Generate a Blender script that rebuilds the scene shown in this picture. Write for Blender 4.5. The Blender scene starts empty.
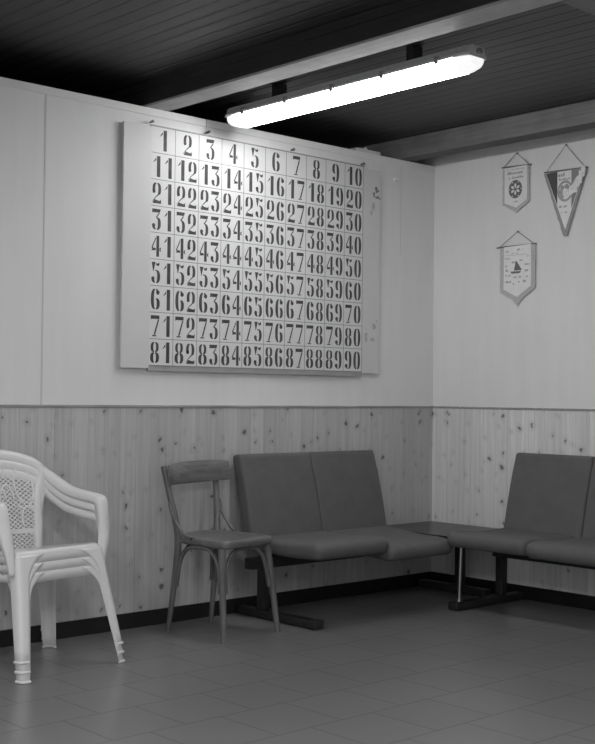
import bpy, bmesh, math, random
from mathutils import Vector, Matrix
random.seed(7)
S = bpy.context.scene
COL = S.collection
R = math.radians
PI = math.pi

# ------------------------------------------------------------------ camera
cam_d = bpy.data.cameras.new('camera')
cam = bpy.data.objects.new('camera', cam_d)
COL.objects.link(cam)
YAW, PITCH, ROLL = 0.8297, 0.0198, 0.01097
fw = Vector((math.cos(PITCH) * math.cos(YAW), math.cos(PITCH) * math.sin(YAW), math.sin(PITCH)))
rt = Vector((math.sin(YAW), -math.cos(YAW), 0))
up = rt.cross(fw)
rt2 = math.cos(ROLL) * rt + math.sin(ROLL) * up
up2 = -math.sin(ROLL) * rt + math.cos(ROLL) * up
M = Matrix((rt2, up2, -fw)).transposed().to_4x4()
M.translation = Vector((-5.4899, -4.7886, 1.12))
cam.matrix_world = M
cam_d.sensor_fit = 'HORIZONTAL'
cam_d.sensor_width = 36
cam_d.lens = 36 * 1200.05 / 595
cam_d.clip_start = 0.05
S.camera = cam

# ------------------------------------------------------------------ world, lights, exposure
w = bpy.data.worlds.new('world'); S.world = w; w.use_nodes = True
w.node_tree.nodes['Background'].inputs[0].default_value = (0, 0, 0, 1)
w.node_tree.nodes['Background'].inputs[1].default_value = 0
S.view_settings.view_transform = 'Standard'
S.view_settings.look = 'None'
S.view_settings.gamma = 1
S.view_settings.use_curve_mapping = False
S.view_settings.exposure = 0.07
LAMP = 25.0            # glow of the diffuser of the fluorescent lamp in view
def room_lamp(x, y, power, lx=0.13, ly=1.5, z=2.47):
    l = bpy.data.lights.new('room_lamp', 'AREA'); l.shape = 'RECTANGLE'; l.size = lx; l.size_y = ly
    l.energy = power
    o = bpy.data.objects.new('room_lamp', l); COL.objects.link(o); o.location = (x, y, z)
# the same fluorescent lamps hang further back in the room
room_lamp(-4.6, -1.6, 20)
room_lamp(-4.5, -4.4, 50)
room_lamp(-6.2, -4.6, 75)
room_lamp(-1.65, -3.6, 7)
try:
    S.cycles.max_bounces = 8; S.cycles.diffuse_bounces = 5
    S.cycles.sample_clamp_indirect = 4
    S.cycles.use_adaptive_sampling = False
    S.cycles.use_denoising = True
    S.cycles.denoising_input_passes = 'RGB_ALBEDO_NORMAL'
    S.cycles.denoising_prefilter = 'ACCURATE'
except Exception:
    pass

# ------------------------------------------------------------------ materials
def g(v): return (v, v, v, 1)
class NT:
    def __init__(s, name, rough=0.6, spec=0.5):
        s.m = bpy.data.materials.new(name); s.m.use_nodes = True
        s.t = s.m.node_tree; s.b = s.t.nodes['Principled BSDF']
        s.b.inputs['Roughness'].default_value = rough
        s.b.inputs['Specular IOR Level'].default_value = spec
    def n(s, typ, **kw):
        nd = s.t.nodes.new(typ)
        for k, v in kw.items(): setattr(nd, k, v)
        return nd
    def put(s, sock, v):
        if isinstance(v, bpy.types.NodeSocket): s.t.links.new(v, sock)
        else: sock.default_value = v
    def math(s, op, a, b=0.0, c=0.0):
        nd = s.n('ShaderNodeMath', operation=op)
        s.put(nd.inputs[0], a); s.put(nd.inputs[1], b); s.put(nd.inputs[2], c)
        return nd.outputs[0]
    def xyz(s):
        tc = s.n('ShaderNodeTexCoord'); sp = s.n('ShaderNodeSeparateXYZ')
        s.t.links.new(tc.outputs['Object'], sp.inputs[0]); return sp.outputs
    def vec(s, x, y, z):
        nd = s.n('ShaderNodeCombineXYZ')
        for i, v in enumerate((x, y, z)): s.put(nd.inputs[i], v)
        return nd.outputs[0]
    def noise(s, v, scale, detail=4, rough=0.55):
        nd = s.n('ShaderNodeTexNoise'); s.put(nd.inputs['Vector'], v)
        nd.inputs['Scale'].default_value = scale; nd.inputs['Detail'].default_value = detail
        nd.inputs['Roughness'].default_value = rough
        return nd.outputs[0]
    def ramp(s, f, a0, a1, b0, b1):
        nd = s.n('ShaderNodeMapRange'); s.put(nd.inputs[0], f)
        for i, v in enumerate((a0, a1, b0, b1)): nd.inputs[i + 1].default_value = v
        return nd.outputs[0]
    def color(s, f):
        cb = s.n('ShaderNodeCombineColor')
        for i in range(3): s.put(cb.inputs[i], f)
        s.t.links.new(cb.outputs[0], s.b.inputs['Base Color'])
    def bump(s, h, strength, dist=0.01):
        nd = s.n('ShaderNodeBump'); nd.inputs['Strength'].default_value = strength
        nd.inputs['Distance'].default_value = dist
        s.t.links.new(h, nd.inputs['Height']); s.t.links.new(nd.outputs[0], s.b.inputs['Normal'])

def plain(name, v, rough=0.6, spec=0.5, var=0.06, scale=9, metal=0.0, bump=0.0, bscale=60):
    q = NT(name, rough, spec)
    p = q.vec(*q.xyz())
    q.color(q.ramp(q.noise(p, scale), 0.3, 0.7, v * (1 - var), v * (1 + var)))
    q.b.inputs['Metallic'].default_value = metal
    if bump: q.bump(q.noise(p, bscale, 3), bump, 0.004)
    return q.m

def paint_wall(name, v):
    q = NT(name, 0.55, 0.3)
    x, y, z = q.xyz()
    p = q.vec(x, y, z)
    a = q.ramp(q.noise(p, 1.3, 5), 0.3, 0.7, v * 0.965, v * 1.03)
    b = q.ramp(q.noise(q.vec(q.math('MULTIPLY', x, 9), q.math('MULTIPLY', y, 9), z), 1.6, 4), 0.35, 0.8, 1.01, 0.965)
    q.color(q.math('MULTIPLY', a, b))
    q.bump(q.noise(p, 140, 3), 0.06, 0.002)
    return q.m

def pine_boards(name, axis, v, pitch=0.09, off=0.0):
    q = NT(name, 0.42, 0.4)
    s = q.xyz(); c = s[axis]; z = s[2]
    u = q.math('DIVIDE', q.math('ADD', c, off), pitch)
    i = q.math('FLOOR', u); f = q.math('SUBTRACT', u, i)
    wn = q.n('ShaderNodeTexWhiteNoise', noise_dimensions='1D'); q.put(wn.inputs['W'], i)
    rnd = wn.outputs[0]
    tone = q.ramp(rnd, 0, 1, 0.91, 1.07)
    shift = q.math('MULTIPLY', rnd, 40)
    grain = q.noise(q.vec(q.math('MULTIPLY', c, 55), shift, q.math('MULTIPLY', z, 1.6)), 1.0, 5, 0.6)
    gr = q.ramp(grain, 0.25, 0.75, 0.85, 1.12)
    fine = q.ramp(q.noise(q.vec(q.math('MULTIPLY', c, 260), shift, q.math('MULTIPLY', z, 5)), 1.0, 2), 0.3, 0.7, 0.94, 1.06)
    # knots
    dn = q.n('ShaderNodeTexNoise'); q.put(dn.inputs['Vector'], q.vec(c, shift, z)); dn.inputs['Scale'].default_value = 25
    wob = q.math('MULTIPLY', q.math('SUBTRACT', dn.outputs[0], 0.5), 0.5)
    vo = q.n('ShaderNodeTexVoronoi', voronoi_dimensions='2D')
    q.put(vo.inputs['Vector'], q.vec(q.math('ADD', q.math('DIVIDE', c, 0.105), wob), q.math('ADD', q.math('DIVIDE', z, 0.125), q.math('MULTIPLY', wob, 0.7)), 0))
    vo.inputs['Scale'].default_value = 1.0
    sc = q.n('ShaderNodeSeparateColor'); q.t.links.new(vo.outputs['Color'], sc.inputs[0])
    rad = q.math('MULTIPLY', q.math('POWER', q.ramp(sc.outputs[0], 0.15, 1.0, 0.0, 1.0), 1.8), 0.115)
    core = q.math('SUBTRACT', rad, vo.outputs['Distance'])
    k = q.ramp(core, -0.018, 0.018, 0.0, 1.0)
    halo = q.ramp(core, -0.20, 0.0, 0.0, 0.16)
    kn = q.math('SUBTRACT', 1.0, q.math('MAXIMUM', q.math('MULTIPLY', k, 0.70), halo))
    gv = q.ramp(q.math('ABSOLUTE', q.math('SUBTRACT', f, 0.5)), 0.475, 0.495, 1.0, 0.80)
    col = q.math('MULTIPLY', v, q.math('MULTIPLY', tone, gr))
    for e in (fine, kn, gv): col = q.math('MULTIPLY', col, e)
    q.color(col)
    q.bump(gv, 0.35, 0.004)
    return q.m

def ceiling_boards(name, v, pitch=0.0815, off=2.892):
    q = NT(name, 0.42, 0.35)
    x, y, z = q.xyz()
    u = q.math('DIVIDE', q.math('ADD', x, off), pitch)
    i = q.math('FLOOR', u); f = q.math('SUBTRACT', u, i)
    wn = q.n('ShaderNodeTexWhiteNoise', noise_dimensions='1D'); q.put(wn.inputs['W'], i)
    tone = q.ramp(wn.outputs[0], 0, 1, 0.8, 1.2)
    gr = q.ramp(q.noise(q.vec(q.math('MULTIPLY', x, 38), q.math('MULTIPLY', y, 2.2), q.math('MULTIPLY', i, 3.7)), 1.0, 5, 0.6), 0.25, 0.75, 0.6, 1.4)
    kn = q.ramp(q.noise(q.vec(q.math('MULTIPLY', x, 26), q.math('MULTIPLY', y, 9), i), 1.0, 2), 0.30, 0.38, 0.6, 1.0)
    gv = q.ramp(q.math('ABSOLUTE', q.math('SUBTRACT', f, 0.5)), 0.37, 0.46, 1.0, 0.18)
    c = q.math('MULTIPLY', v, tone)
    for e in (gr, kn, gv): c = q.math('MULTIPLY', c, e)
    q.color(c); q.bump(gv, 0.6, 0.006)
    return q.m

def grainy(name, v, axis=0, rough=0.4, lo=0.6, hi=1.35, spec=0.5, fine=70):
    q = NT(name, rough, spec)
    s = list(q.xyz())
    m = [q.math('MULTIPLY', s[k], 2.5 if k == axis else fine) for k in range(3)]
    a = q.ramp(q.noise(q.vec(*m), 1.0, 5, 0.6), 0.25, 0.75, lo, hi)
    b = q.ramp(q.noise(q.vec(*s), 7, 3), 0.3, 0.7, 0.82, 1.15)
    q.color(q.math('MULTIPLY', v, q.math('MULTIPLY', a, b)))
    return q.m

def floor_tiles(name, v):
    q = NT(name, 0.2, 0.6)
    q.b.inputs['Coat Weight'].default_value = 0.3; q.b.inputs['Coat Roughness'].default_value = 0.285; q.b.inputs['Coat IOR'].default_value = 1.6
    x, y, z = q.xyz()
    r = q.math('DIVIDE', q.math('ADD', y, 0.91), 0.303)
    ri = q.math('FLOOR', r); rf = q.math('SUBTRACT', r, ri)
    half = q.math('MULTIPLY', q.math('SUBTRACT', 1.0, q.math('FLOORED_MODULO', ri, 2.0)), 0.5)
    u = q.math('ADD', q.math('DIVIDE', q.math('ADD', x, 2.545), 0.297), half)
    ui = q.math('FLOOR', u); uf = q.math('SUBTRACT', u, ui)
    e1 = q.math('ABSOLUTE', q.math('SUBTRACT', rf, 0.5)); e2 = q.math('ABSOLUTE', q.math('SUBTRACT', uf, 0.5))
    e = q.math('MAXIMUM', e1, e2)
    grout = q.ramp(e, 0.485, 0.492, 1.0, 0.70)
    wn = q.n('ShaderNodeTexWhiteNoise', noise_dimensions='2D'); q.put(wn.inputs['Vector'], q.vec(ui, ri, 0))
    tone = q.ramp(wn.outputs[0], 0, 1, 0.95, 1.05)
    sp = q.ramp(q.noise(q.vec(x, y, z), 14, 5, 0.55), 0.3, 0.7, 0.96, 1.04)
    c = q.math('MULTIPLY', v, tone)
    for k in (sp, grout): c = q.math('MULTIPLY', c, k)
    q.color(c)
    q.put(q.b.inputs['Roughness'], q.math('ADD', q.ramp(q.noise(q.vec(x, y, z), 3.5, 4), 0.3, 0.7, 0.285, 0.33), q.ramp(e, 0.485, 0.492, 0.0, 0.15)))
    return q.m

def glow(name, strength, v=0.9):
    q = NT(name, 0.35)
    q.b.inputs['Base Color'].default_value = g(v)
    q.b.inputs['Emission Color'].default_value = g(1)
    q.b.inputs['Emission Strength'].default_value = strength
    return q.m

MT = dict(
    white=paint_wall('white_wall_paint', 0.78),
    whiter=paint_wall('white_plaster', 0.78),
    trimw=plain('white_painted_lath', 0.76, 0.5, 0.3, 0.04, 4),
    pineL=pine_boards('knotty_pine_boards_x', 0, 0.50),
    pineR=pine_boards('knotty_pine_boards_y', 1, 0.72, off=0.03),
    rail=grainy('pine_rail', 0.34, 0, 0.5),
    black=plain('black_skirting', 0.012, 0.5, 0.4, 0.1, 6),
    tiles=floor_tiles('grey_glazed_tiles', 0.175),
    boards=ceiling_boards('dark_stained_boards', 0.032),
    beam=grainy('stained_beam_wood', 0.145, 1, 0.5, 0.7, 1.25),
    plastic=plain('white_plastic', 0.74, 0.32, 0.5, 0.03, 3),
    chairwood=grainy('worn_brown_wood', 0.135, 2, 0.34, 0.55, 1.35, fine=30),
    chairrail=grainy('worn_brown_wood_rail', 0.18, 0, 0.34, 0.55, 1.35, fine=40),
    seatwood=grainy('worn_brown_seat_wood', 0.15, 0, 0.36, 0.6, 1.3, fine=40),
    cloth=plain('dark_upholstery', 0.122, 0.85, 0.25, 0.07, 14, bump=0.25, bscale=420),
    steel=plain('black_steel', 0.018, 0.42, 0.5, 0.1, 12),
    chrome=plain('chrome', 0.35, 0.35, 0.5, 0.03, 10, metal=1.0),
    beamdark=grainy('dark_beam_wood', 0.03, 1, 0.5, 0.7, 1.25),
    beamlit=grainy('lamplit_beam_tone', 0.42, 1, 0.5, 0.8, 1.18),
    tabletop=grainy('dark_laminate', 0.017, 1, 0.3, 0.8, 1.2),
    panel=plain('white_board_panel', 0.65, 0.5, 0.35, 0.035, 3),
    sheet=plain('white_number_sheet', 0.70, 0.5, 0.35, 0.03, 4),
    edge=plain('grey_board_edge', 0.36, 0.6, 0.3, 0.1, 9),
    ink=plain('stencil_ink', 0.075, 0.55, 0.3, 0.3, 28),
    line=plain('pencil_line', 0.22, 0.6, 0.2, 0.15, 20),
    stain=plain('dark_stain', 0.20, 0.6, 0.2, 0.3, 60),
    faint=plain('faint_stain', 0.46, 0.6, 0.2, 0.12, 60),
    metal=plain('grey_metal', 0.30, 0.4, 0.5, 0.08, 10, metal=0.3),
    housing=plain('lamp_housing', 0.62, 0.45, 0.4, 0.05, 6),
    glow=glow('lit_diffuser', LAMP),
    glow_end=glow('lit_diffuser_end', LAMP * 0.03),
    satin=plain('white_satin', 0.84, 0.35, 0.5, 0.03, 20),
    fringe=plain('grey_fringe', 0.50, 0.8, 0.2, 0.22, 160),
    darkfringe=plain('mid_grey_fringe', 0.34, 0.8, 0.2, 0.22, 160),
    darkcloth=plain('dark_satin', 0.07, 0.35, 0.5, 0.1, 40),
    midcloth=plain('mid_satin', 0.26, 0.3, 0.5, 0.1, 40),
    greyprint=plain('grey_print', 0.40, 0.6, 0.2, 0.15, 90),
    darkprint=plain('dark_print', 0.17, 0.6, 0.2, 0.15, 90),
    cord=plain('grey_cord', 0.16, 0.8, 0.2, 0.1, 80),
    foil_glint=plain('white_foil_highlight', 0.92, 0.12, 0.9, 0.08, 60, bump=0.8, bscale=55),
)

# ------------------------------------------------------------------ mesh helpers
class MB:
    def __init__(s): s.v = []; s.f = []
    def add(s, vs, fs):
        o = len(s.v); s.v += [tuple(p) for p in vs]; s.f += [tuple(i + o for i in f) for f in fs]; return s
    def box(s, x0, x1, y0, y1, z0, z1, bev=0.0, seg=2):
        if bev <= 0:
            vs = [(x, y, z) for x in (x0, x1) for y in (y0, y1) for z in (z0, z1)]
            return s.add(vs, [(0, 1, 3, 2), (4, 6, 7, 5), (0, 4, 5, 1), (2, 3, 7, 6), (0, 2, 6, 4), (1, 5, 7, 3)])
        bm = bmesh.new(); bmesh.ops.create_cube(bm, size=1)
        for v in bm.verts:
            v.co = Vector(((x0 + x1) / 2 + v.co.x * (x1 - x0), (y0 + y1) / 2 + v.co.y * (y1 - y0), (z0 + z1) / 2 + v.co.z * (z1 - z0)))
        bmesh.ops.bevel(bm, geom=bm.edges[:], offset=bev, segments=seg, affect='EDGES', profile=0.5)
        return s.bm(bm)
    def bm(s, bm):
        bm.verts.index_update()
        s.add([v.co[:] for v in bm.verts], [tuple(v.index for v in f.verts) for f in bm.faces]); bm.free(); return s
    def grid(s, rows, close_u=False):
        nu = len(rows[0]); o = len(s.v)
        for r in rows: s.v += [tuple(p) for p in r]
        for i in range(len(rows) - 1):
            for j in range(nu if close_u else nu - 1):
                k = (j + 1) % nu
                s.f.append((o + i * nu + j, o + i * nu + k, o + (i + 1) * nu + k, o + (i + 1) * nu + j))
        return s
    def loft(s, rows):            # closed rings with capped ends
        nu = len(rows[0]); o = len(s.v); s.grid(rows, True)
        s.f.append(tuple(o + j for j in reversed(range(nu))))
        s.f.append(tuple(o + (len(rows) - 1) * nu + j for j in range(nu)))
        return s
    def tube(s, path, rad, n=10, flat=1.0, ref=None):
        path = [Vector(p) for p in path]; m = len(path)
        rad = rad if isinstance(rad, (list, tuple)) else [rad] * m
        rows = []; nrm = None
        for i, p in enumerate(path):
            t = (path[min(i + 1, m - 1)] - path[max(i - 1, 0)]).normalized()
            if nrm is None:
                a = Vector(ref) if ref else (Vector((0, 0, 1)) if abs(t.z) < 0.9 else Vector((1, 0, 0)))
                nrm = (a - a.dot(t) * t).normalized()
            else:
                nrm = (nrm - nrm.dot(t) * t).normalized()
            b = t.cross(nrm)
            rows.append([p + rad[i] * (math.cos(2 * PI * k / n) * nrm + flat * math.sin(2 * PI * k / n) * b) for k in range(n)])
        return s.loft(rows)
    def poly(s, pts, ax, depth0, depth1):   # flat outline in 2-D -> solid prism; ax maps (u, v, d) -> 3-D
        n = len(pts)
        vs = [ax(u, v, depth0) for u, v in pts] + [ax(u, v, depth1) for u, v in pts]
        fs = [tuple(reversed(range(n))), tuple(range(n, 2 * n))] + [(i, (i + 1) % n, n + (i + 1) % n, n + i) for i in range(n)]
        return s.add(vs, fs)
    def build(s, name, mat, parent=None, smooth=False, solid=0.0, offset=-1.0, angle=40, origin=None):
        me = bpy.data.meshes.new(name)
        off = Vector(origin) if origin is not None else Vector((0, 0, 0))
        me.from_pydata([tuple(Vector(p) - off) for p in s.v], [], s.f)
        bm = bmesh.new(); bm.from_mesh(me)
        bmesh.ops.recalc_face_normals(bm, faces=bm.faces[:])
        if smooth:
            for f in bm.faces: f.smooth = True
            for e in bm.edges:
                if len(e.link_faces) == 2 and e.calc_face_angle(0) > R(angle): e.smooth = False
        bm.to_mesh(me); bm.free()
        me.materials.append(MT[mat] if isinstance(mat, str) else mat)
        o = bpy.data.objects.new(name, me); COL.objects.link(o)
        if solid:
            md = o.modifiers.new('thickness', 'SOLIDIFY'); md.thickness = solid; md.offset = offset
        if parent is not None: o.parent = parent
        return o

def thing(name, label, cat, loc=(0, 0, 0), rz=0.0, group=None):
    o = bpy.data.objects.new(name, None); COL.objects.link(o)
    o.empty_display_size = 0.1
    o.location = loc; o.rotation_euler = (0, 0, rz); tag(o, label, cat, group); return o
def tag(o, label, cat, group=None):
    o['label'] = label; o['category'] = cat
    if group: o['group'] = group
def struct(o, label=None):
    o['kind'] = 'structure'
    if label: o['label'] = label
    return o
def copy_tree(o, parent=None):
    c = o.copy(); COL.objects.link(c)
    if parent is not None: c.parent = parent
    for ch in list(o.children): copy_tree(ch, c)
    return c
def bez(pts, n=8):                 # Catmull-Rom through the points
    P = [Vector(p) for p in pts]; P = [2 * P[0] - P[1]] + P + [2 * P[-1] - P[-2]]
    out = []
    for i in range(1, len(P) - 2):
        for k in range(n):
            t = k / n
            out.append(0.5 * (2 * P[i] + (P[i + 1] - P[i - 1]) * t + (2 * P[i - 1] - 5 * P[i] + 4 * P[i + 1] - P[i + 2]) * t * t
                       + (3 * P[i] - P[i - 1] - 3 * P[i + 1] + P[i + 2]) * t ** 3))
    out.append(P[-2]); return out

# ------------------------------------------------------------------ the room
X0, Y0, YN, ZC, ZT = -7.2, -6.6, 2.4, 2.628, 2.5125
DADO, SK = 1.067, 0.0743
struct(MB().box(X0, 0.1, Y0, YN, -0.1, 0).build('floor', 'tiles'), 'grey glazed tile floor')
struct(MB().box(X0, 0.1, Y0, YN, ZC, ZC + 0.1).build('ceiling', 'boards'), 'dark stained board ceiling')
struct(MB().box(X0, 0, 0, 0.06, 0, ZT).build('wall_left', 'white'), 'white partition wall that stops short of the ceiling')
struct(MB().box(0, 0.1, Y0, YN, 0, ZC).build('wall_right', 'whiter'), 'white end wall with pennants')
struct(MB().box(X0 - 0.1, X0, Y0, YN, 0, ZC).build('wall_west', 'whiter'))
struct(MB().box(X0, 0.1, Y0 - 0.1, Y0, 0, ZC).build('wall_south', 'whiter'))
struct(MB().box(X0, 0.1, YN, YN + 0.1, 0, ZC).build('wall_north', 'boards'))
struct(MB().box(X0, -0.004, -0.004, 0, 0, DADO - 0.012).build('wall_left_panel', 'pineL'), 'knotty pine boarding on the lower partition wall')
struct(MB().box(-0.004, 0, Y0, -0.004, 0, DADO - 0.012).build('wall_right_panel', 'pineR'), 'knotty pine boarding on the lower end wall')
struct(MB().box(X0, -0.009, -0.009, 0, DADO - 0.012, DADO, 0.002).build('trim_1', 'rail'))
struct(MB().box(-0.009, 0, Y0, 0, DADO - 0.012, DADO, 0.002).build('trim_2', 'rail'))
struct(MB().box(X0, -0.015, -0.015, -0.004, 0, SK, 0.002).build('baseboard_left', 'black'))
struct(MB().box(-0.015, -0.004, Y0, -0.004, 0, SK, 0.002).build('baseboard_right', 'black'))
# cap lath of the partition in two lengths, and cover strips over the panel joints
struct(MB().box(X0, -1.759, -0.007, 0, ZT - 0.036, ZT + 0.001, 0.0015).build('trim_3', 'trimw'))
struct(MB().box(-1.756, -0.002, -0.007, 0, ZT - 0.036, ZT + 0.001, 0.0015).build('trim_4', 'trimw'))
struct(MB().box(-2.681, -2.674, -0.0015, 0, DADO, ZT - 0.036).build('trim_5', plain('joint_grey', 0.60, 0.6)))
struct(MB().box(-0.301, -0.297, -0.001, 0, 1.95, ZT - 0.036).build('trim_6', plain('joint_pale', 0.62, 0.6)))
# beams: dark sides, small fillet strips against the boards
def beam(x0, x1, y0, y1, fil=0.014, mat='beam', lit_sole=None):
    if lit_sole: struct(MB().box(x0 + 0.001, x1 + 0.006, y0, y1, ZT + 0.0015, ZT + 0.012, 0.001).build('ceiling_beam', lit_sole), 'underside of a ceiling beam, lamplight put into its pale colour')  # added board: lamplight on the underside is put into its pale colour
    b = MB().box(x0, x1, y0, y1, ZT + (0.012 if lit_sole else 0.0015), ZC, 0.003)
    b.box(x0 - fil, x0, y0, y1, ZC - 0.034, ZC)
    b.box(x1, x1 + fil, y0, y1, ZC - 0.034, ZC)
    return struct(b.build('ceiling_beam', mat), 'dark stained ceiling beam')
beam(-2.13, -2.00, Y0, YN, mat='beamdark', lit_sole='beamlit'); beam(-0.33, -0.215, Y0, YN, fil=0.0004, mat='beamdark'); struct(MB().box(-0.342, -0.3305, Y0, YN, ZT + 0.0015, ZC - 0.001, 0.001).build('ceiling_beam', 'beam'), 'face of a ceiling beam, lamplight put into its lighter colour'); beam(-3.92, -3.79, Y0, YN); beam(-5.71, -5.58, Y0, YN)  # far beam: added face carries lamplight, dark core carries the underside's shade
struct(MB().box(-1.986, -0.354, -2.44, -2.31, ZT + 0.0015, ZC, 0.003).build('ceiling_beam', 'beam'), 'cross beam between two ceiling beams')

# ------------------------------------------------------------------ fluorescent lamp
LX, LY0, LY1 = -1.655, -0.095, -1.672
lamp = thing('fluorescent_lamp', 'lit white fluorescent lamp fixed under the dark board ceiling', 'ceiling lamp', (LX, (LY0 + LY1) / 2, ZC))
def ltr(x, y, z): return (x, y - (LY0 + LY1) / 2, z - ZC)
def lamp_body(prof, y0, y1, taper):
    rows = []
    for yy, sc in ((y0, 1 - taper), (y0 - 0.035, 1), (y1 + 0.035, 1), (y1, 1 - taper)):
        rows.append([ltr(px * sc, yy, pz) for px, pz in prof])
    return MB().loft(rows)
zb, zm, zh = 2.465, 2.515, 2.559
hp = [(-0.072, zm), (-0.072, zm + 0.012), (-0.058, zm + 0.022), (-0.05, zh), (0.05, zh), (0.058, zm + 0.022), (0.072, zm + 0.012), (0.072, zm)]
lamp_body(hp, LY0, LY1, 0.22).build('housing', 'housing', lamp)
dp = [(-0.064, zm), (-0.064, zb + 0.030), (-0.054, zb + 0.013), (-0.034, zb + 0.002), (-0.018, zb), (0.018, zb), (0.034, zb + 0.002), (0.054, zb + 0.013), (0.064, zb + 0.030), (0.064, zm)]
rows = [[ltr(px, yy, pz) for px, pz in dp] for yy in (LY0 - 0.075, LY1 + 0.075)]
MB().loft(rows).build('diffuser', 'glow', lamp, True)
for ya, yb in ((LY0 - 0.0755, LY0 - 0.004), (LY1 + 0.0755, LY1 + 0.004)):
    rows = []
    for t in (0, 0.35, 0.7, 0.9, 1.0):
        k = math.sqrt(max(0, 1 - (t * 0.92) ** 2)) ; sx = 0.45 + 0.55 * k
        rows.append([ltr(px * sx, ya + (yb - ya) * t, zm + (pz - zm) * (0.35 + 0.65 * k)) for px, pz in dp])
    MB().loft(rows).build('diffuser_end', 'glow_end', lamp, True)
for i in range(5):
    yy = LY0 - 0.16 - i * (abs(LY1 - LY0) - 0.32) / 4
    for sx in (-1, 1):
        c = MB()
        x0, x1 = sorted((sx * 0.064, sx * 0.079))
        c.box(x0, x1, *sorted((yy - (LY0 + LY1) / 2 - 0.011, yy - (LY0 + LY1) / 2 + 0.011)), zm - 0.012 - ZC, zm + 0.02 - ZC, 0.003)
        c.build('clip', 'metal', lamp)
for yy in (LY0 - 0.35, LY1 + 0.35):
    yl = yy - (LY0 + LY1) / 2
    MB().box(-0.03, 0.03, yl - 0.02, yl + 0.02, zh - ZC, 0).build('mounting_bracket', 'steel', lamp)
yl = LY1 - (LY0 + LY1) / 2
MB().tube([(0, yl + 0.02, 2.538 - ZC), (0, yl - 0.015, 2.538 - ZC)], 0.013, 10).build('cable_gland', 'metal', lamp)

# ------------------------------------------------------------------ number board
BX0, BX1, BZ0, BZ1 = -2.270, -0.495, 1.246, 2.420
GX0, GX1, GZ0, GZ1 = -2.110, -0.639, 1.259, 2.425
board = thing('number_board', 'large white board of stencilled numbers 1 to 90 on the white partition wall', 'bingo board', (BX0, 0, BZ0))
Bo = (BX0, 0, BZ0)
MB().box(BX0 + 0.01, BX1 - 0.01, -0.016, -0.0005, BZ0 + 0.006, BZ1 - 0.004).build('backing', 'edge', board, origin=Bo)
def rrect(x0, x1, z0, z1, r, n=6, which=(1, 1, 1, 1)):
    out = []
    for k, (cx, cz, a0) in enumerate(((x1 - r, z1 - r, 0), (x0 + r, z1 - r, 90), (x0 + r, z0 + r, 180), (x1 - r, z0 + r, 270))):
        if which[k]:
            out += [(cx + r * math.cos(R(a0 + 90 * i / n)), cz + r * math.sin(R(a0 + 90 * i / n))) for i in range(n + 1)]
        else:
            out.append(((x1, z1), (x0, z1), (x0, z0), (x1, z0))[k])
    return out
AXW = lambda u, v, d: (u, d, v)
MB().poly(rrect(BX0, GX0, BZ0, BZ1, 0.006), AXW, -0.016, -0.030).build('side_panel', 'panel', board, origin=Bo)
rp = MB().poly(rrect(GX1, BX1, BZ0 + 0.006, BZ1 - 0.006, 0.035, which=(1, 0, 0, 0)), AXW, -0.016, -0.021).build('side_panel', 'panel', board, origin=Bo)
st = MB()
rs = random.Random(3)
for (cx, cz, r) in ((-0.530, 2.315, .013), (-0.528, 2.298, .010), (-0.548, 2.283, .010), (-0.548, 2.268, .007), (-0.517, 2.262, .011), (-0.533, 2.262, .007), (-0.500, 2.258, .006), (-0.512, 2.302, .008)):
    st.poly([(cx + r * (0.6 + 0.6 * rs.random()) * math.cos(a * PI / 4), cz + r * (0.6 + 0.6 * rs.random()) * math.sin(a * PI / 4)) for a in range(8)], AXW, -0.021, -0.0214)
st.build('dark_stain', 'stain', rp)
bpy.data.objects['dark_stain'].location = (-BX0, 0, -BZ0)
for (cx, cz, rx, rz) in ((-0.553, 2.21, .013, .03), (-0.568, 2.17, .008, .02), (-0.603, 1.46, .014, .03), (-0.553, 1.445, .02, .012), (-0.538, 1.52, .016, .02), (-0.518, 1.55, .008, .01)):
    st = MB().poly([(cx + rx * (0.6 + 0.6 * rs.random()) * math.cos(a * PI / 5), cz + rz * (0.6 + 0.6 * rs.random()) * math.sin(a * PI / 5)) for a in range(10)], AXW, -0.021, -0.0214)
    st.build('tape_residue', 'faint', rp).location = (-BX0, 0, -BZ0)
MB().box(GX0, GX1, -0.024, -0.016, GZ0, GZ1).build('number_sheet', 'sheet', board, origin=Bo)
MB().box(GX0 - 0.002, GX1 + 0.004, -0.026, -0.016, GZ1 - 0.001, GZ1 + 0.004).build('top_strip', 'edge', board, origin=Bo)
MB().box(GX0 + 0.001, GX1 + 0.002, -0.022, -0.008, BZ0 - 0.012, GZ0 + 0.001).build('bottom_strip', 'edge', board, origin=Bo)
for nx, nz in ((GX0 + 0.004, GZ1 + 0.016), (-1.757, GZ1 + 0.02), (-1.18, GZ1 + 0.016), (GX1 - 0.004, GZ1 + 0.014)):
    MB().tube([(nx, -0.008, nz), (nx, -0.034, nz + 0.002)], [0.0045, 0.0075], 8).build('nail', 'stain', board, origin=Bo)
CW, CH = (GX1 - GX0) / 10, (GZ1 - GZ0) / 9
ln = MB()
for i in range(11):
    x = GX0 + i * CW; x = min(max(x, GX0 + 0.001), GX1 - 0.001)
    ln.box(x - 0.0014, x + 0.0014, -0.0244, -0.024, GZ0, GZ1)
for j in range(10):
    z = GZ0 + j * CH; z = min(max(z, GZ0 + 0.001), GZ1 - 0.001)
    ln.box(GX0, GX1, -0.0244, -0.024, z - 0.0014, z + 0.0014)
ln.build('grid_lines', 'line', board, origin=Bo)
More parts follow.
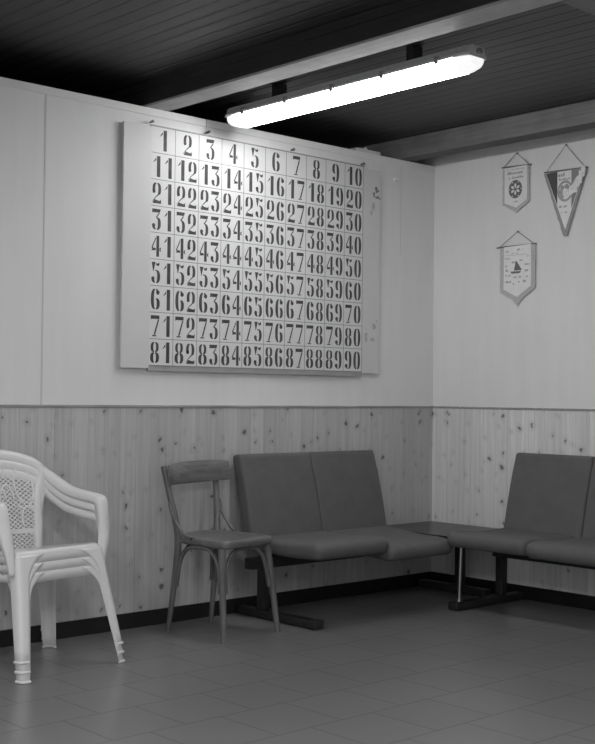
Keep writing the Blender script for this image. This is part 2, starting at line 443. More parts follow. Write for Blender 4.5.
# stencil digits, drawn in a box 52 wide (-26..26) and 100 high, as closed outlines
def arc(cx, cy, orx, ory, irx, iry, a0, a1, n=14, e=2.6, cut=None):
    def se(a, rx, ry):
        c, s = math.cos(R(a)), math.sin(R(a))
        return (cx + rx * math.copysign(abs(c) ** (2 / e), c), cy + ry * math.copysign(abs(s) ** (2 / e), s))
    A = [a0 + (a1 - a0) * i / n for i in range(n + 1)]
    pts = [(se(a, orx, ory), se(a, irx, iry)) for a in A]
    out = []
    for (p, q), (p2, q2) in zip(pts[:-1], pts[1:]): out.append([p, p2, q2, q])
    return out
def ball(cx, cy, r, n=10): return [[(cx + r * math.cos(2 * PI * i / n), cy + r * 1.05 * math.sin(2 * PI * i / n)) for i in range(n)]]
GA = 8
Rh = lambda cy, o, oy, i, iy: arc(0, cy, o, oy, i, iy, -90 + GA, 90 - GA)
Lh = lambda cy, o, oy, i, iy: arc(0, cy, o, oy, i, iy, 90 + GA, 270 - GA)
six = Lh(50, 26, 50, 8, 45) + arc(0, 28, 26, 28, 8, 23, -90 + GA, 78) + arc(0, 50, 24, 50, 10, 45, 48, 90 - GA, 6) + ball(14, 82, 10.5)
hook = arc(0, 30, 26, 30, 9, 25, 205, 270 - GA, 8) + ball(-16, 21, 9.5)
D = {
    0: Lh(50, 26, 50, 8, 45) + Rh(50, 26, 50, 8, 45),
    1: [[(-1, 0), (19, 0), (19, 100), (-1, 100)], [(-5, 92), (-5, 79), (-17, 70), (-24, 66)]],
    2: arc(0, 68, 25, 32, 9, 26, -50, 90 - GA) + arc(0, 68, 25, 32, 9, 26, 90 + GA, 215, 10) + ball(-15, 58, 8)
       + [[(19, 47), (9, 47), (-14, 24), (-26, 8), (-26, 4), (-16, 18)]] + [[(-24, 0), (26, 0), (26, 22), (20, 14), (4, 15), (-14, 20)]],
    3: [[(-25, 100), (25, 100), (19, 83), (-19, 83), (-25, 80)], [(20, 81), (13, 81), (-4, 60), (2, 57)]] + arc(0, 30, 26, 31, 9, 26, -90 + GA, 84) + hook,
    4: [[(2, 0), (18, 0), (18, 100), (2, 100)], [(-1, 96), (-1, 84), (-20, 42), (-26, 40), (-26, 44)], [(-27, 28), (-1, 30), (-1, 40), (-27, 44), (-22, 36)], [(20, 29), (29, 24), (27, 36), (29, 47), (20, 40)]],
    5: [[(-24, 100), (-2, 100), (-12, 56), (-15, 56)], [(0, 98), (8, 92), (20, 100), (22, 90), (16, 81), (6, 84), (0, 90)]] + arc(0, 31, 26, 32, 9, 27, -90 + GA, 96) + hook,
    6: six,
    7: [[(-25, 100), (25, 100), (25, 83), (-19, 83), (-25, 78)], [(24, 81), (16, 81), (-7, 8), (2, 8)], [(-18, 0), (10, 0), (6, 6), (-14, 6)]],
    8: Lh(75, 23, 25, 8, 20) + Rh(75, 23, 25, 8, 20) + Lh(25, 26, 26, 8, 21) + Rh(25, 26, 26, 8, 21),
    9: [[(-x, 100 - y) for x, y in p] for p in six],
}
ink = MB()
SC = 0.00102
def digit(d, cx, cz):
    for p in D[d]:
        n = len(p); o = len(ink.v)
        ink.v += [(cx + SC * x, -0.0248, cz + SC * (y - 50)) for x, y in p]
        ink.f.append(tuple(range(o, o + n)))
for r_ in range(9):
    for c_ in range(10):
        num = r_ * 10 + c_ + 1
        cx = GX0 + (c_ + 0.5) * CW; cz = GZ1 - (r_ + 0.5) * CH - 0.001
        if num < 10: digit(num, cx + rs.uniform(-.002, .002), cz)
        else:
            digit(num // 10, cx - 0.0355, cz + rs.uniform(-.001, .001)); digit(num % 10, cx + 0.0335, cz + rs.uniform(-.001, .001))
ink.build('number_lettering', 'ink', board, origin=Bo)

# ------------------------------------------------------------------ small things on and over the partition
o = thing('junction_box', 'small flat grey box lying on top of the white partition', 'box', (-0.56, 0.03, ZT + 0.001))
MB().box(-0.11, 0.09, -0.028, 0.028, 0, 0.022, 0.004).build('case', 'housing', o)
MB().tube([(-0.02, -0.01, 0.021), (-0.02, -0.01, 0.034)], [0.012, 0.008], 10).build('knob', 'housing', o)
o = thing('wall_hook', 'small white oval hook on the partition beside the number board', 'hook', (-0.352, 0, 2.393))
MB().tube([(0, 0, 0), (0, -0.006, 0)], [0.016, 0.014], 14).build('plate', 'trimw', o)
MB().tube(bez([(-0.008, -0.006, 0.002), (0.0, -0.016, 0.0), (0.014, -0.016, -0.004), (0.016, -0.014, 0.004)], 5), 0.004, 8).build('hook_arm', 'trimw', o)
o = thing('pipe', 'thin grey pipe running just behind the top of the partition', 'pipe', (-1.95, 0.11, 2.54))
MB().tube([(-0.12, 0, 0.0), (0.22, 0, 0.0)], 0.008, 10).build('pipe_run', 'metal', o)
MB().tube([(0.05, 0, 0), (0.075, 0, 0)], 0.0105, 10).build('pipe_joint', 'metal', o)

# ------------------------------------------------------------------ pennants on the end wall (x = 0, seen from -x): u runs along -y
def AXP(yc, z0):
    return lambda u, v, d: (-d, -u, v)
def sag(mb, cx=0.0, amp=0.004, per=0.12):
    return mb
    mb.v = [(x + (0 if abs(x) < 1e-9 else -amp * math.sin(y * 2 * PI / per + 0.6) * min(1, max(0, -z * 4))), y, z) for x, y, z in mb.v]; return mb
def strokes(mb, ax, u0, u1, v, h, d, seed, gap=0.25):
    q = random.Random(seed); u = u0
    while u < u1:
        wd = h * q.uniform(0.35, 0.9); 
        if q.random() > gap:
            hh = h * q.choice((0.7, 0.7, 1.0))
            mb.poly([(u, v), (min(u + wd, u1), v), (min(u + wd, u1), v + hh), (u, v + hh)], ax, d, d + 0.0004)
        u += wd + h * 0.22
def lettering(t, ax, rows_, mat='greyprint'):
    for (u0, u1, v, h, sd, gp) in rows_:
        b = MB(); strokes(b, ax, u0, u1, v, h, 0.0168, sd, gp)
        if b.v: b.build('lettering', mat, t)
def pennant(name, label, yc, z_rod, outline, inner, apex, rod_u, fr_mat, base_mat, fr_depth=0.003):
    t = thing(name, label, 'pennant', (0, yc, z_rod))
    ax = AXP(yc, z_rod)
    sag(MB().poly(outline, ax, 0.010, 0.012)).build('fringe', fr_mat, t)
    cl = sag(MB().poly(inner, ax, 0.012, 0.0145)).build('banner', base_mat, t)
    MB().tube([ax(rod_u[0], rod_u[2], 0.0085), ax(rod_u[1], rod_u[3], 0.0085)], 0.0045, 8).build('rod', 'darkprint', t)
    sp = MB()
    sp.tube([ax(rod_u[0] + 0.012, rod_u[2], 0.009), ax(apex[0], apex[1], 0.012)], 0.0017, 6)
    sp.tube([ax(rod_u[1] - 0.012, rod_u[3], 0.009), ax(apex[0], apex[1], 0.012)], 0.0017, 6)
    sp.build('cord', 'cord', t)
    MB().tube([ax(apex[0], apex[1] - 0.001, 0), ax(apex[0], apex[1], 0.014)], [0.003, 0.0055], 8).build('nail', 'stain', t)
    return t, ax, cl
def ragged(pts, step, amp, seed):
    q = random.Random(seed); out = []
    for (a, b), (c, d) in zip(pts, pts[1:] + pts[:1]):
        n = max(1, int(math.hypot(c - a, d - b) / step))
        for i in range(n):
            t = i / n; k = amp * q.uniform(-1, 1)
            out.append((a + (c - a) * t + k, b + (d - b) * t + k * q.choice((-1, 1))))
    return out
# small white pennant with a wheel badge
oA = ragged([(-0.098, -0.006), (0.088, -0.004), (0.088, -0.205), (0.0, -0.262), (-0.098, -0.214)], 0.01, 0.0022, 1)
iA = [(-0.082, -0.004), (0.074, -0.002), (0.074, -0.196), (0.0, -0.236), (-0.082, -0.204)]
tA, ax, clA = pennant('pennant', 'small white pointed pennant with a round dark wheel badge, hanging highest near the corner', -0.622, 2.434, oA, iA, (0.0, 0.074), (-0.106, 0.10, 0.004, -0.003), 'fringe', 'satin')
b = MB(); z0 = -0.131; ux = -0.004
ring = [(ux + 0.047 * math.cos(a * PI / 16), z0 + 0.052 * math.sin(a * PI / 16)) for a in range(32)]
b.poly(ring, ax, 0.0168, 0.0174); b.build('badge', 'darkprint', tA)
b = MB()
for k in range(6):
    a = PI / 2 + k * PI / 3
    p = []
    for r_, wv in ((0.006, 0), (0.018, 0.0072), (0.029, 0.0062), (0.034, 0), (0.029, -0.0062), (0.018, -0.0072)):
        p.append((ux + r_ * math.cos(a) - wv * math.sin(a), z0 + r_ * math.sin(a) + wv * math.cos(a)))
    b.poly(p, ax, 0.0176, 0.0180)
    a2 = a + PI / 6
    p = [(ux + 0.041 * math.cos(a2) + 0.004 * math.cos(j * PI / 4), z0 + 0.045 * math.sin(a2) + 0.004 * math.sin(j * PI / 4)) for j in range(8)]
    b.poly(p, ax, 0.0176, 0.0180)
b.build('badge_star', 'satin', tA)
lettering(tA, ax, ((-0.06, 0.06, -0.045, 0.015, 5, 0.12), (-0.052, 0.05, -0.070, 0.013, 6, 0.15), (-0.062, 0.055, -0.020, 0.005, 7, 0.1), (-0.022, 0.014, -0.205, 0.008, 8, 0.2)))
# triangular pennant in three stripes
oB = ragged([(-0.145, -0.002), (0.137, -0.002), (0.012, -0.36), (-0.012, -0.362)], 0.012, 0.002, 2)
sag_o = oB
tB, ax, clB = pennant('pennant', 'triangular pennant with dark and pale stripes and a crinkled foil highlight coloured white', -0.953, 2.368, oB, [(-0.128, -0.004), (0.125, -0.006), (0.0, -0.325)], (0.0, 0.138), (-0.143, 0.136, 0.004, -0.002), 'darkfringe', 'satin')
sag(MB().poly([(-0.126, -0.006), (-0.052, -0.003), (-0.052, -0.185)], ax, 0.0146, 0.0152)).build('dark_stripe', 'darkcloth', tB)
sag(MB().poly([(0.04, -0.005), (0.122, -0.007), (0.04, -0.215)], ax, 0.0146, 0.0152)).build('grey_stripe', 'midcloth', tB)
ring = [(0.0 + 0.05 * math.cos(a * PI / 14), -0.115 + 0.058 * math.sin(a * PI / 14)) for a in range(28)]
b = MB()
for i in range(28):
    a, c = ring[i], ring[(i + 1) % 28]; k = 0.78
    b.poly([a, c, (c[0] * k, -0.115 + (c[1] + 0.115) * k), (a[0] * k, -0.115 + (a[1] + 0.115) * k)], ax, 0.0158, 0.0166)
for (u, v, r) in ((-0.028, -0.12, .016), (-0.018, -0.095, .014), (0.01, -0.09, .014), (0.022, -0.10, .011), (-0.02, -0.145, .012)):
    b.poly([(u + r * math.cos(j * PI / 4), v + r * math.sin(j * PI / 4)) for j in range(8)], ax, 0.0158, 0.0164)
b.build('badge', 'greyprint', tB)
lettering(tB, ax, ((-0.045, 0.035, -0.034, 0.02, 11, 0.3), (-0.04, 0.03, -0.055, 0.012, 12, 0.3), (-0.04, 0.03, -0.205, 0.012, 13, 0.2), (-0.025, 0.02, -0.235, 0.009, 14, 0.3)))
rows = []
q = random.Random(9)
glint_line = bez([(0.128, 0.006, 0), (0.112, -0.03, 0), (0.088, -0.07, 0), (0.062, -0.105, 0), (0.03, -0.13, 0), (0.0, -0.13, 0), (-0.012, -0.12, 0)], 5)
for i, p in enumerate(glint_line):
    h = 0.009 + 0.011 * math.sin(PI * i / (len(glint_line) - 1)) ** 0.7 + q.uniform(-.004, .004)
    rows.append([ax(p[0] + a * h, p[1] - a * h * 0.6, 0.018 + q.uniform(0, .010) + 0.006 * (1 - abs(a))) for a in (-1, -.6, -.2, .2, .6, 1)])
MB().grid(rows).build('foil_glint', 'foil_glint', tB, False, 0.0006)  # reflection streak on the plastic wrap, painted as a white crinkled strip
# larger shield pennant below
oC = ragged([(-0.122, -0.006), (0.122, 0.002), (0.124, -0.245), (0.0, -0.325), (-0.122, -0.262)], 0.012, 0.002, 3)
iC = [(-0.094, -0.004), (0.094, 0.002), (0.096, -0.232), (0.0, -0.292), (-0.094, -0.246)]
tC, ax, clC = pennant('pennant', 'larger white pointed pennant with grey border and a dark sail print, hanging lowest', -0.632, 1.983, oC, iC, (0.0, 0.078), (-0.148, 0.126, -0.003, 0.0), 'fringe', 'satin')
b = MB()
b.poly([(-0.006, -0.085), (0.036, -0.142), (-0.02, -0.142)], ax, 0.0168, 0.0174)
b.poly([(-0.045, -0.146), (0.03, -0.147), (0.02, -0.158), (-0.036, -0.158)], ax, 0.0168, 0.0174)
b.build('sail_print', 'darkprint', tC)
lettering(tC, ax, [(*r_, 0.25) for r_ in ((-0.08, 0.08, -0.055, 0.003, 31), (-0.045, 0.03, -0.046, 0.007, 32), (0.0, 0.035, -0.03, 0.012, 33), (-0.078, -0.06, -0.035, 0.012, 34), (-0.085, -0.045, -0.075, 0.008, 35),
                           (-0.08, -0.05, -0.12, 0.016, 36), (0.045, 0.088, -0.115, 0.010, 37), (-0.078, -0.058, -0.145, 0.013, 38), (0.055, 0.08, -0.152, 0.018, 39), (-0.08, -0.045, -0.172, 0.009, 40),
                           (-0.03, 0.03, -0.184, 0.009, 41), (0.05, 0.085, -0.184, 0.009, 42), (-0.08, -0.04, -0.21, 0.012, 43), (-0.028, -0.006, -0.222, 0.014, 44), (0.012, 0.065, -0.212, 0.014, 45),
                           (-0.035, -0.01, -0.10, 0.010, 46), (0.02, 0.045, -0.09, 0.012, 47), (0.062, 0.085, -0.068, 0.006, 48))])
sag(MB().poly([(-0.03, -0.312), (0.03, -0.305), (0.0, -0.345)], ax, 0.009, 0.010)).build('fringe_tip', 'fringe', tC)

# ------------------------------------------------------------------ waiting benches and corner table
def round_profile(pts, r, n=5):
    out = []; m = len(pts)
    for i in range(m):
        p0, p, p1 = Vector(pts[i - 1]), Vector(pts[i]), Vector(pts[(i + 1) % m])
        rr = r[i] if isinstance(r, (list, tuple)) else r
        a = (p0 - p); b = (p1 - p); d = min(rr, a.length * .49, b.length * .49)
        A = p + a.normalized() * d; B = p + b.normalized() * d
        for k in range(n + 1):
            t = k / n; out.append(((1 - t) ** 2) * A + 2 * t * (1 - t) * p + t * t * B)
    return out
def resample(pts, n):
    P = [Vector(p) for p in pts] + [Vector(pts[0])]
    L = [0]
    for a, b in zip(P, P[1:]): L.append(L[-1] + (b - a).length)
    out = []; j = 0
    for i in range(n):
        s_ = L[-1] * i / n
        while L[j + 1] < s_: j += 1
        t = (s_ - L[j]) / max(1e-9, L[j + 1] - L[j]); out.append(P[j].lerp(P[j + 1], t))
    return out
def cushion(prof, x0, x1, r, n=72):
    """upholstered block: side outline PROF in (depth, height), from x0 to x1, edges rolled over with radius r"""
    P = resample(prof, n); nr = []
    for i in range(n):
        t = (P[(i + 1) % n] - P[i - 1]).normalized(); nr.append(Vector((t.y, -t.x)))
    c = sum(P, Vector((0, 0))) / n
    if sum((p - c).dot(k) for p, k in zip(P, nr)) < 0: nr = [-k for k in nr]
    rows = []
    flat = max(p.x for p in P) - min(p.x for p in P) > max(p.y for p in P) - min(p.y for p in P)
    cy, hy = (max(p.x for p in P) + min(p.x for p in P)) / 2, (max(p.x for p in P) - min(p.x for p in P)) / 2
    def ring(x, inset):
        if flat: rows.append([(x, cy + (p.x - cy) * (1 - inset / hy), 0.372 + (p.y - 0.372) * (1 - inset / 0.045)) for p in P])
        else: rows.append([(x, *(p - k * inset)) for p, k in zip(P, nr)])
    m = 6
    for i in range(m + 1):
        a = PI / 2 * i / m; ring(x0 + r * (1 - math.cos(a)), r * (1 - math.sin(a)))
    for k in range(1, 8): ring(x0 + r + (x1 - x0 - 2 * r) * k / 8, 0)
    for i in range(m, -1, -1):
        a = PI / 2 * i / m; ring(x1 - r * (1 - math.cos(a)), r * (1 - math.sin(a)))
    return MB().loft(rows)
SEAT = round_profile([(-0.655, 0.338), (-0.668, 0.412), (-0.59, 0.424), (-0.40, 0.405), (-0.14, 0.410), (-0.12, 0.335), (-0.40, 0.325)], [0.04, 0.04, 0.08, 0.1, 0.02, 0.02, 0.1])
BACK = round_profile([(-0.205, 0.375), (-0.175, 0.52), (-0.128, 0.70), (-0.100, 0.785), (-0.090, 0.820), (-0.024, 0.814), (-0.03, 0.77), (-0.075, 0.6), (-0.125, 0.40), (-0.135, 0.372)], [0.02, 0.1, 0.1, 0.06, 0.02, 0.022, 0.05, 0.1, 0.03, 0.02])
def seat_tilt(mb, drop):
    mb.v = [(x, y, z - drop * max(0, (-0.16 - y)) / 0.5) for x, y, z in mb.v]; return mb
def bench(name, label, loc, rz, feet, rail, so, tilt=(0, 0), rods=(), x0=0.0, n=2, W=0.5):
    """local frame: x along the bench from its left end, y = 0 at the wall, -y towards the sitter"""
    t = thing(name, label, 'bench', loc, rz)
    for k in range(n):
        a = x0 + W * k
        s_ = cushion(SEAT, a + so + 0.001, a + so + W - 0.001, 0.034); seat_tilt(s_, tilt[k])
        s_.build('seat', 'cloth', t, True, angle=60)
        cushion(BACK, a + 0.0015, a + W - 0.0015, 0.016).build('backrest', 'cloth', t, True, angle=60)
        MB().box(a + 0.19, a + 0.31, -0.118, -0.085, 0.27, 0.50, 0.004).build('back_bracket', 'steel', t)
    MB().box(rail[0], rail[1], -0.235, -0.175, 0.252, 0.308, 0.004).build('support_rail', 'steel', t)
    for fx in feet:
        f = MB().box(fx - 0.032, fx + 0.032, -0.613, -0.03, 0.005, 0.044, 0.008)
        fo = f.build('foot', 'steel', t, True)
        MB().box(fx - 0.03, fx + 0.034, -0.617, -0.575, 0.002, 0.047, 0.008).build('foot_cap', 'steel', fo, True)
        MB().box(fx - 0.022, fx + 0.022, -0.23, -0.18, 0.043, 0.254, 0.004).build('post', 'steel', t)
    for rx in rods:
        MB().tube([(rx, -0.585, 0.05), (rx + 0.012, -0.585, 0.375)], 0.0095, 12).build('leg', 'chrome', t, True)
        MB().tube([(rx, -0.585, 0.05), (rx, -0.585, 0.062)], 0.017, 12).build('collar', 'chrome', t, True)
    return t
bench('waiting_bench', 'two-seat dark upholstered bench against the partition, beside the wooden chair', (-1.583, 0, 0), 0.0, (0.07,), (-0.03, 1.0), 0.028, (0.004, 0.052), (), W=0.494)
bench('waiting_bench', 'dark upholstered bench against the end wall under the pennants, with thin chrome leg', (0, -0.685, 0), -PI / 2, (0.0, 1.46), (-0.04, 1.5), -0.02, (0, 0.008, 0), (0.02,), n=3, W=0.505)
t = thing('corner_table', 'low dark square table in the room corner between the two benches', 'table', (-0.30, -0.34, 0))
MB().box(-0.252, 0.282, -0.285, 0.322, 0.352, 0.378, 0.003).build('tabletop', 'tabletop', t)
MB().box(-0.235, 0.268, -0.27, 0.30, 0.325, 0.352).build('apron', 'steel', t)
MB().box(0.14, 0.185, -0.02, 0.025, 0.045, 0.32, 0.003).build('post', 'steel', t)
MB().box(0.13, 0.195, -0.20, 0.30, 0.006, 0.046, 0.006).build('foot', 'steel', t)

# ------------------------------------------------------------------ bentwood chair (local front = -y)
wc = thing('wooden_chair', 'worn brown wooden chair with bent side braces, standing beside the dark bench', 'chair', (-1.8975, -0.3385, 0), R(8))
def outline_seat(k=0.0):
    pts = [(-0.192 + k, -0.205 + k), (0.172 - k, -0.205 + k), (0.150 - k, 0.19 - k), (-0.145 + k, 0.19 - k)]
    return resample(round_profile(pts, [0.075, 0.075, 0.08, 0.08], 7), 64)
rows = []
for k, z in ((0.012, 0.417), (0.003, 0.421), (0.0, 0.428), (0.0, 0.447), (0.003, 0.454), (0.012, 0.458)):
    rows.append([(p.x, p.y - 0.0, z) for p in outline_seat(k)])
for k, z in ((0.035, 0.4565), (0.07, 0.454), (0.12, 0.4525)):
    rows.append([(p.x, p.y, z) for p in outline_seat(k)])
MB().loft(rows).build('seat', 'seatwood', wc, True, angle=50)
FRONT = {-1: ((-0.172, -0.168, 0.42), (-0.189, -0.199, 0.0)), 1: ((0.140, -0.166, 0.42), (0.189, -0.199, 0.0))}
def front_pos(sx, z):
    t, b_ = Vector(FRONT[sx][0]), Vector(FRONT[sx][1]); return b_.lerp(t, z / 0.42)
REAR = {-1: [(0.146, 0.200, 0.0), (0.145, 0.165, 0.22), (0.145, 0.142, 0.41), (0.153, 0.155, 0.53), (0.164, 0.188, 0.66), (0.173, 0.218, 0.778)],
        1: [(0.148, 0.200, 0.0), (0.138, 0.172, 0.22), (0.130, 0.152, 0.41), (0.152, 0.172, 0.53), (0.181, 0.208, 0.66), (0.204, 0.246, 0.778)]}
def rear_pos(sx, z):
    for p, q in zip(REAR[sx], REAR[sx][1:]):
        if p[2] <= z <= q[2]:
            v = Vector(p).lerp(Vector(q), (z - p[2]) / (q[2] - p[2])); return Vector((sx * v.x, v.y, v.z))
for sx in (-1, 1):
    P = [front_pos(sx, z) for z in (0.42, 0.3, 0.2, 0.1, 0.0)]
    MB().tube(P, [0.0185, 0.0175, 0.016, 0.0145, 0.0125], 14).build('leg', 'chairwood', wc, True)
for sx in (-1, 1):
    P = bez([(sx * x, y, z) for x, y, z in REAR[sx]], 5)
    rr = [0.0125 + 0.0065 * min(1, p.z / 0.38) if p.z < 0.42 else 0.019 - 0.0035 * (p.z - 0.42) / 0.36 for p in P]
    MB().tube(P, rr, 12, 0.8, (0, 1, 0)).build('rear_post', 'chairwood', wc, True)
rows = []
for i in range(17):
    a = -1 + i / 8; x = 0.021 + a * 0.222; yb = 0.224 + 0.014 * a - 0.050 * a * a
    top = 0.797 + 0.004 * a - 0.008 * abs(a) ** 3; bot = 0.691 + 0.003 * a + 0.004 * a * a
    th = 0.009 if abs(a) < 1 else 0.006
    sec = []
    for (dy, z) in ((-th, bot + .008), (-th * .4, bot), (th * .4, bot), (th, bot + .008), (th + 0.010, top - .008), (th * .4 + 0.010, top), (-th * .4 + 0.010, top), (-th + 0.010, top - .008)):
        sec.append((x, yb + dy - 0.016 + 0.004, z))
    rows.append(sec)
MB().loft(rows).build('top_rail', 'chairrail', wc, True, angle=50)
for sx in (-1, 1):
    p0 = rear_pos(sx, 0.61); p1 = rear_pos(sx, 0.545)
    P = bez([(p0.x + sx * 0.016, p0.y - 0.004, 0.61), (p1.x + sx * 0.022, p1.y - 0.012, 0.548), (sx * (0.172 if sx < 0 else 0.166), 0.112, 0.497), (sx * (0.174 if sx < 0 else 0.160), 0.075, 0.468), (sx * (0.170 if sx < 0 else 0.154), 0.03, 0.448)], 6)
    MB().tube(P, [0.006] + [0.0085] * (len(P) - 1), 10).build('side_brace', 'chairwood', wc, True)
def hoop(fa, fb, zlow=0.215):
    d = (fb(0.3) - fa(0.3)); d.z = 0; L_ = d.length; d.normalize()
    def end(fn, z, s_, k): p = fn(z) + d * s_ * k; return Vector((p.x, p.y, z))
    P = [end(fa, zlow, 1, 0.021), end(fa, 0.29, 1, 0.024), end(fa, 0.35, 1, 0.036), end(fa, 0.388, 1, 0.064), end(fa, 0.408, 1, 0.108)]
    Q = [end(fb, zlow, -1, 0.021), end(fb, 0.29, -1, 0.024), end(fb, 0.35, -1, 0.036), end(fb, 0.388, -1, 0.064), end(fb, 0.408, -1, 0.108)]
    return MB().tube(bez(P + Q[::-1], 6), 0.0092, 10)
fr = lambda sx: (lambda z: front_pos(sx, z))
rr_ = lambda sx: (lambda z: rear_pos(sx, z))
hoop(fr(-1), fr(1)).build('leg_brace', 'chairwood', wc, True)
hoop(rr_(-1), fr(-1)).build('leg_brace', 'chairwood', wc, True)
hoop(rr_(1), fr(1)).build('leg_brace', 'chairwood', wc, True)
hoop(rr_(-1), rr_(1)).build('leg_brace', 'chairwood', wc, True)

# ------------------------------------------------------------------ stacked plastic armchairs (local front = -y)
GRP = 'stacked white plastic armchairs'
pc = thing('plastic_chair', 'white plastic garden armchair with lattice back, lowest of the stack', 'chair', (-2.907, -0.401, 0), R(8.5), GRP)
ZS = 0.418
def corner_at(z):                    # corners of the leg skirt at a given height: legs splay outwards going down
    k = (ZS - z) / ZS
    return (0.222 + 0.046 * k, -0.146 - 0.092 * k), (0.204 + 0.044 * k, 0.222 + 0.010 * k)
def skirt_leg(sx, front):
    rows = []; N = 14
    zs = [ZS - 0.014, 0.395, 0.38, 0.365, 0.35, 0.335, 0.32, 0.30, 0.27, 0.22, 0.16, 0.10, 0.05, 0.0]
    if not front: zs[:5] = [0.362, 0.358, 0.354, 0.350, 0.344]
    for z in zs:
        (fx, fy), (bx, by) = corner_at(z)
        cx, cy = (fx, fy) if front else (bx, by)
        flare = max(0.0, (z - 0.31) / (ZS - 0.31)) ** 2.2
        ls = 0.040 + 0.022 * z / ZS + 0.09 * flare      # length along the side
        lf = 0.036 + 0.020 * z / ZS + 0.10 * flare      # length along the front or rear
        r = 0.028
        pts = []
        fyd = 1 if front else -1
        A = Vector((cx - lf, cy, z)); B = Vector((cx - r, cy, z)); C_ = Vector((cx, cy + fyd * r, z)); D_ = Vector((cx, cy + fyd * ls, z)); K = Vector((cx, cy, z))
        for i in range(4): pts.append(A.lerp(B, i / 4))
        for i in range(7):
            t = i / 6; pts.append(B * (1 - t) ** 2 + K * 2 * t * (1 - t) + C_ * t * t)
        for i in range(1, 5): pts.append(C_.lerp(D_, i / 4))
        # follow the taper of the plan (front wider than back)
        rows.append([(sx * (p.x - (0.024 * (p.y - cy) / 0.387 if front else 0.024 * (p.y - cy) / 0.387)), p.y, p.z) for p in pts])
    return MB().grid(rows)
for front in (True, False):
    for sx in (-1, 1):
        lg = skirt_leg(sx, front).build('leg', 'plastic', pc, True, 0.0028, 0.0, angle=70)
        (fx, fy), (bx, by) = corner_at(0.006)
        cx, cy, d = (fx, fy, 1) if front else (bx, by, -1)
        P = bez([(sx * (cx - 0.038), cy, 0.006), (sx * (cx - 0.022), cy, 0.006), (sx * (cx - 0.006), cy + d * 0.006, 0.006), (sx * cx, cy + d * 0.022, 0.006), (sx * cx, cy + d * 0.040, 0.006)], 4)
        MB().tube(P, 0.006, 8).build('foot', 'plastic', lg, True)
# seat dish with a rolled rim and a shallow apron
def seat_ring(k, z, n=64):
    pts = [(-0.222 + k, -0.146 + k), (0.222 - k, -0.146 + k), (0.204 - k, 0.222 - k), (-0.204 + k, 0.222 - k)]
    return [(p.x, p.y, z - 0.042 * max(0, p.y + 0.10) / 0.32 * min(1, max(0, (z - 0.36) / 0.04))) for p in resample(round_profile(pts, 0.045, 7), n)]
rows = [seat_ring(-0.005, 0.368), seat_ring(-0.002, 0.395), seat_ring(0.0, ZS - 0.012), seat_ring(0.004, ZS - 0.003), seat_ring(0.012, ZS), seat_ring(0.03, ZS - 0.002), seat_ring(0.07, ZS - 0.010), seat_ring(0.13, ZS - 0.016), seat_ring(0.18, ZS - 0.018)]
m = MB().grid(rows, True)
m.f.append(tuple(range(8 * 64, 9 * 64)))
m.build('seat', 'plastic', pc, True, 0.0028, 0.0, angle=70)
# backrest: surface coordinates (u across, v height)
def bk(u, v, d=0.0):
    y = 0.210 + 0.20 * (v - ZS) / 0.40 * 0.42 - 1.05 * u * u * min(1, (v - ZS) / 0.2 + .3) + d
    return (u, y, v)
def half_w(v):                        # outer half-width of the back at height v
    if v < 0.60: return 0.172 + 0.010 * (v - ZS) / 0.18
    if v < 0.70: return 0.182 + 0.030 * ((v - 0.60) / 0.10) ** 1.4
    a = min(1, (v - 0.70) / 0.10)
    return 0.212 * (1 - a ** 2.3) ** 0.62
ou = [(half_w(v), v) for v in (0.366, 0.45, 0.50, 0.55, 0.60, 0.64, 0.67, 0.70, 0.725, 0.745, 0.762, 0.776, 0.787, 0.794, 0.798, 0.7998)]
ou += [(0.0, 0.80)]
def inner(p):
    u, v = p
    return (max(0.0, u - 0.036) if v < 0.70 else u * 0.80, v - (0 if v < 0.70 else 0.050 * ((v - 0.70) / 0.10) ** 0.8))
half = ou[:-1]
full_o = half + [(0.0, 0.80)] + [(-u, v) for u, v in reversed(half)]
full_i = [inner(p) for p in half] + [(0.0, 0.750)] + [(-inner(p)[0], inner(p)[1]) for p in reversed(half)]
rows = []
for t, d in ((0, 0.010), (0.0, -0.002), (0.25, -0.008), (0.5, -0.010), (0.8, -0.006), (1.0, 0.0)):
    rows.append([bk(a[0] + (b_[0] - a[0]) * t, a[1] + (b_[1] - a[1]) * t, d) for a, b_ in zip(full_o, full_i)])
back = MB().grid(rows).build('back_frame', 'plastic', pc, True, 0.003, 0.0, angle=80)
# lattice inside the frame
def inside(u, v):
    if v < 0.445: return False
    if v > 0.750: return False
    lim = half_w(v) - 0.034 if v < 0.70 else 0.8 * half_w(min(0.8, v + 0.047 * ((v - 0.70) / 0.10)))
    return abs(u) < lim
lat = MB()
def strip(pts, wd, dz, th=0.0022):
    rows = []
    P = [Vector(p) for p in pts]
    for i, p in enumerate(P):
        t = (P[min(i + 1, len(P) - 1)] - P[max(i - 1, 0)]).normalized(); nn = Vector((-t.y, t.x)) * wd
        a, b_ = p + nn, p - nn
        rows.append([bk(a.x, a.y, dz - th), bk(b_.x, b_.y, dz - th), bk(b_.x, b_.y, dz + th), bk(a.x, a.y, dz + th)])
    lat.loft(rows)
sp_ = 0.01825 / 1.15
for s_ in (-1, 1):
    for k in range(-45, 46):
        run = []
        for i in range(-60, 61):
            u = i * 0.004; v = 0.60 + s_ * u * 0.72 + k * sp_ * 1.15
            if inside(u, v): run.append((u, v))
            elif len(run) > 1: strip(run, 0.0028, 0.0008 * s_); run = []
            else: run = []
        if len(run) > 1: strip(run, 0.0028, 0.0008 * s_)
lat.build('lattice', 'plastic', back)
lat = MB()
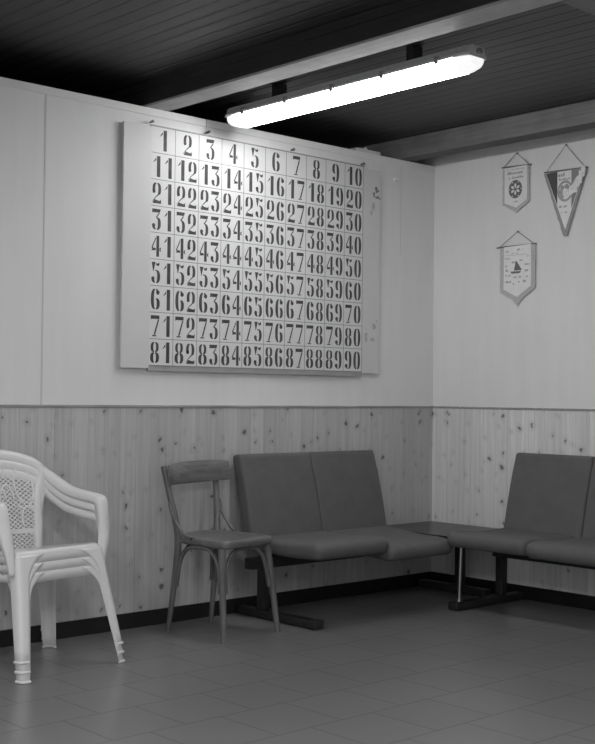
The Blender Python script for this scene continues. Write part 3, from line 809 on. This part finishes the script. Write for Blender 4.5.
def ell(cu, cv, ru, rv, a0, a1, tilt=0.0, n=26):
    out = []
    for i in range(n + 1):
        a = R(a0 + (a1 - a0) * i / n); x, y = ru * math.cos(a), rv * math.sin(a)
        u, v = cu + x * math.cos(tilt) - y * math.sin(tilt), cv + x * math.sin(tilt) + y * math.cos(tilt)
        if inside(u, v) or (abs(u) < half_w(min(.79, max(.42, v))) and 0.43 < v < 0.78): out.append((u, v))
    return out
for s_ in (-1, 1):
    for (cu, cv, ru, rv, a0, a1, tl) in ((0.105, 0.645, 0.042, 0.080, -60, 250, 0.16), (0.118, 0.505, 0.034, 0.050, -40, 220, 0), (0.045, 0.700, 0.030, 0.045, -20, 200, -0.2), (0.02, 0.56, 0.038, 0.09, 20, 160, 0.0), (0.10, 0.58, 0.035, 0.03, 180, 330, 0.3)):
        P = ell(cu, cv, ru, rv, a0, a1, tl)
        P = [(s_ * u, v) for u, v in P]
        if len(P) > 2: strip(P, 0.0042, -0.003, 0.003)
P = [(u / 100, 0.452) for u in range(-15, 16)]; strip(P, 0.010, -0.001, 0.003)
scroll = lat
# arms: channel section swept from the shoulder forwards, then down into the front leg
def arm(sx):
    P = bez([(0.196, 0.250, 0.728), (0.212, 0.205, 0.696), (0.227, 0.145, 0.660), (0.236, 0.085, 0.636), (0.240, 0.00, 0.623), (0.240, -0.070, 0.615), (0.239, -0.106, 0.602), (0.236, -0.124, 0.565), (0.231, -0.136, 0.49), (0.223, -0.134, 0.40)], 6)
    if sx > 0: P = [Vector((p.x * (1 + 0.05 * min(1, max(0, (p.z - 0.41) / 0.15))), p.y, p.z)) for p in P]
    if sx < 0: P = [Vector((p.x * 1.07, p.y + 0.022 * min(1, max(0, (p.z - 0.41) / 0.12)) * min(1, max(0, (0.2 - p.y) / 0.1)), p.z)) for p in P]
    n = len(P); rows = []
    for i, p in enumerate(P):
        t = (P[min(i + 1, n - 1)] - P[max(i - 1, 0)]).normalized()
        s3 = Vector((1, 0.25 if i < 6 else 0.0, 0)); s3 = (s3 - s3.dot(t) * t).normalized()
        nn = s3.cross(t)
        if nn.z < 0 and i < n // 2: nn = -nn
        if i >= n // 2 and nn.y > 0: nn = -nn
        f = i / (n - 1)
        w0 = (0.018 + 0.010 * math.sin(PI * min(1, f * 1.1))) * (1 - 0.35 * max(0, (f - 0.8) / 0.2)); lip = (0.032 if i > 2 else 0.018) * (1 - 0.85 * max(0, (f - 0.78) / 0.22))
        sec = [(-w0 - .002, -lip), (-w0, -0.005), (-w0 * .8, 0), (0, 0.002), (w0 * .8, 0), (w0, -0.005), (w0 + .002, -lip)]
        rows.append([tuple(Vector(((sx * q.x), q.y, q.z))) for q in [p + s3 * a + nn * b_ for a, b_ in sec]])
    return MB().grid(rows)
for sx in (-1, 1): arm(sx).build('armrest', 'plastic', pc, True, 0.003, 0.0, angle=70)
for k, lab in ((1, 'white plastic garden armchair with lattice back, middle of the stack'), (2, 'white plastic garden armchair with lattice back, topmost of the stack')):
    c = copy_tree(pc); c.location = (-2.907 - 0.0052 * k * math.sin(R(8.5)), -0.401 + 0.0052 * k * math.cos(R(8.5)), 0.0365 * k); c['label'] = lab
top_back = next(ch for ch in c.children if ch.name.startswith('back_frame'))
scroll.build('scroll_pattern', 'plastic', top_back)
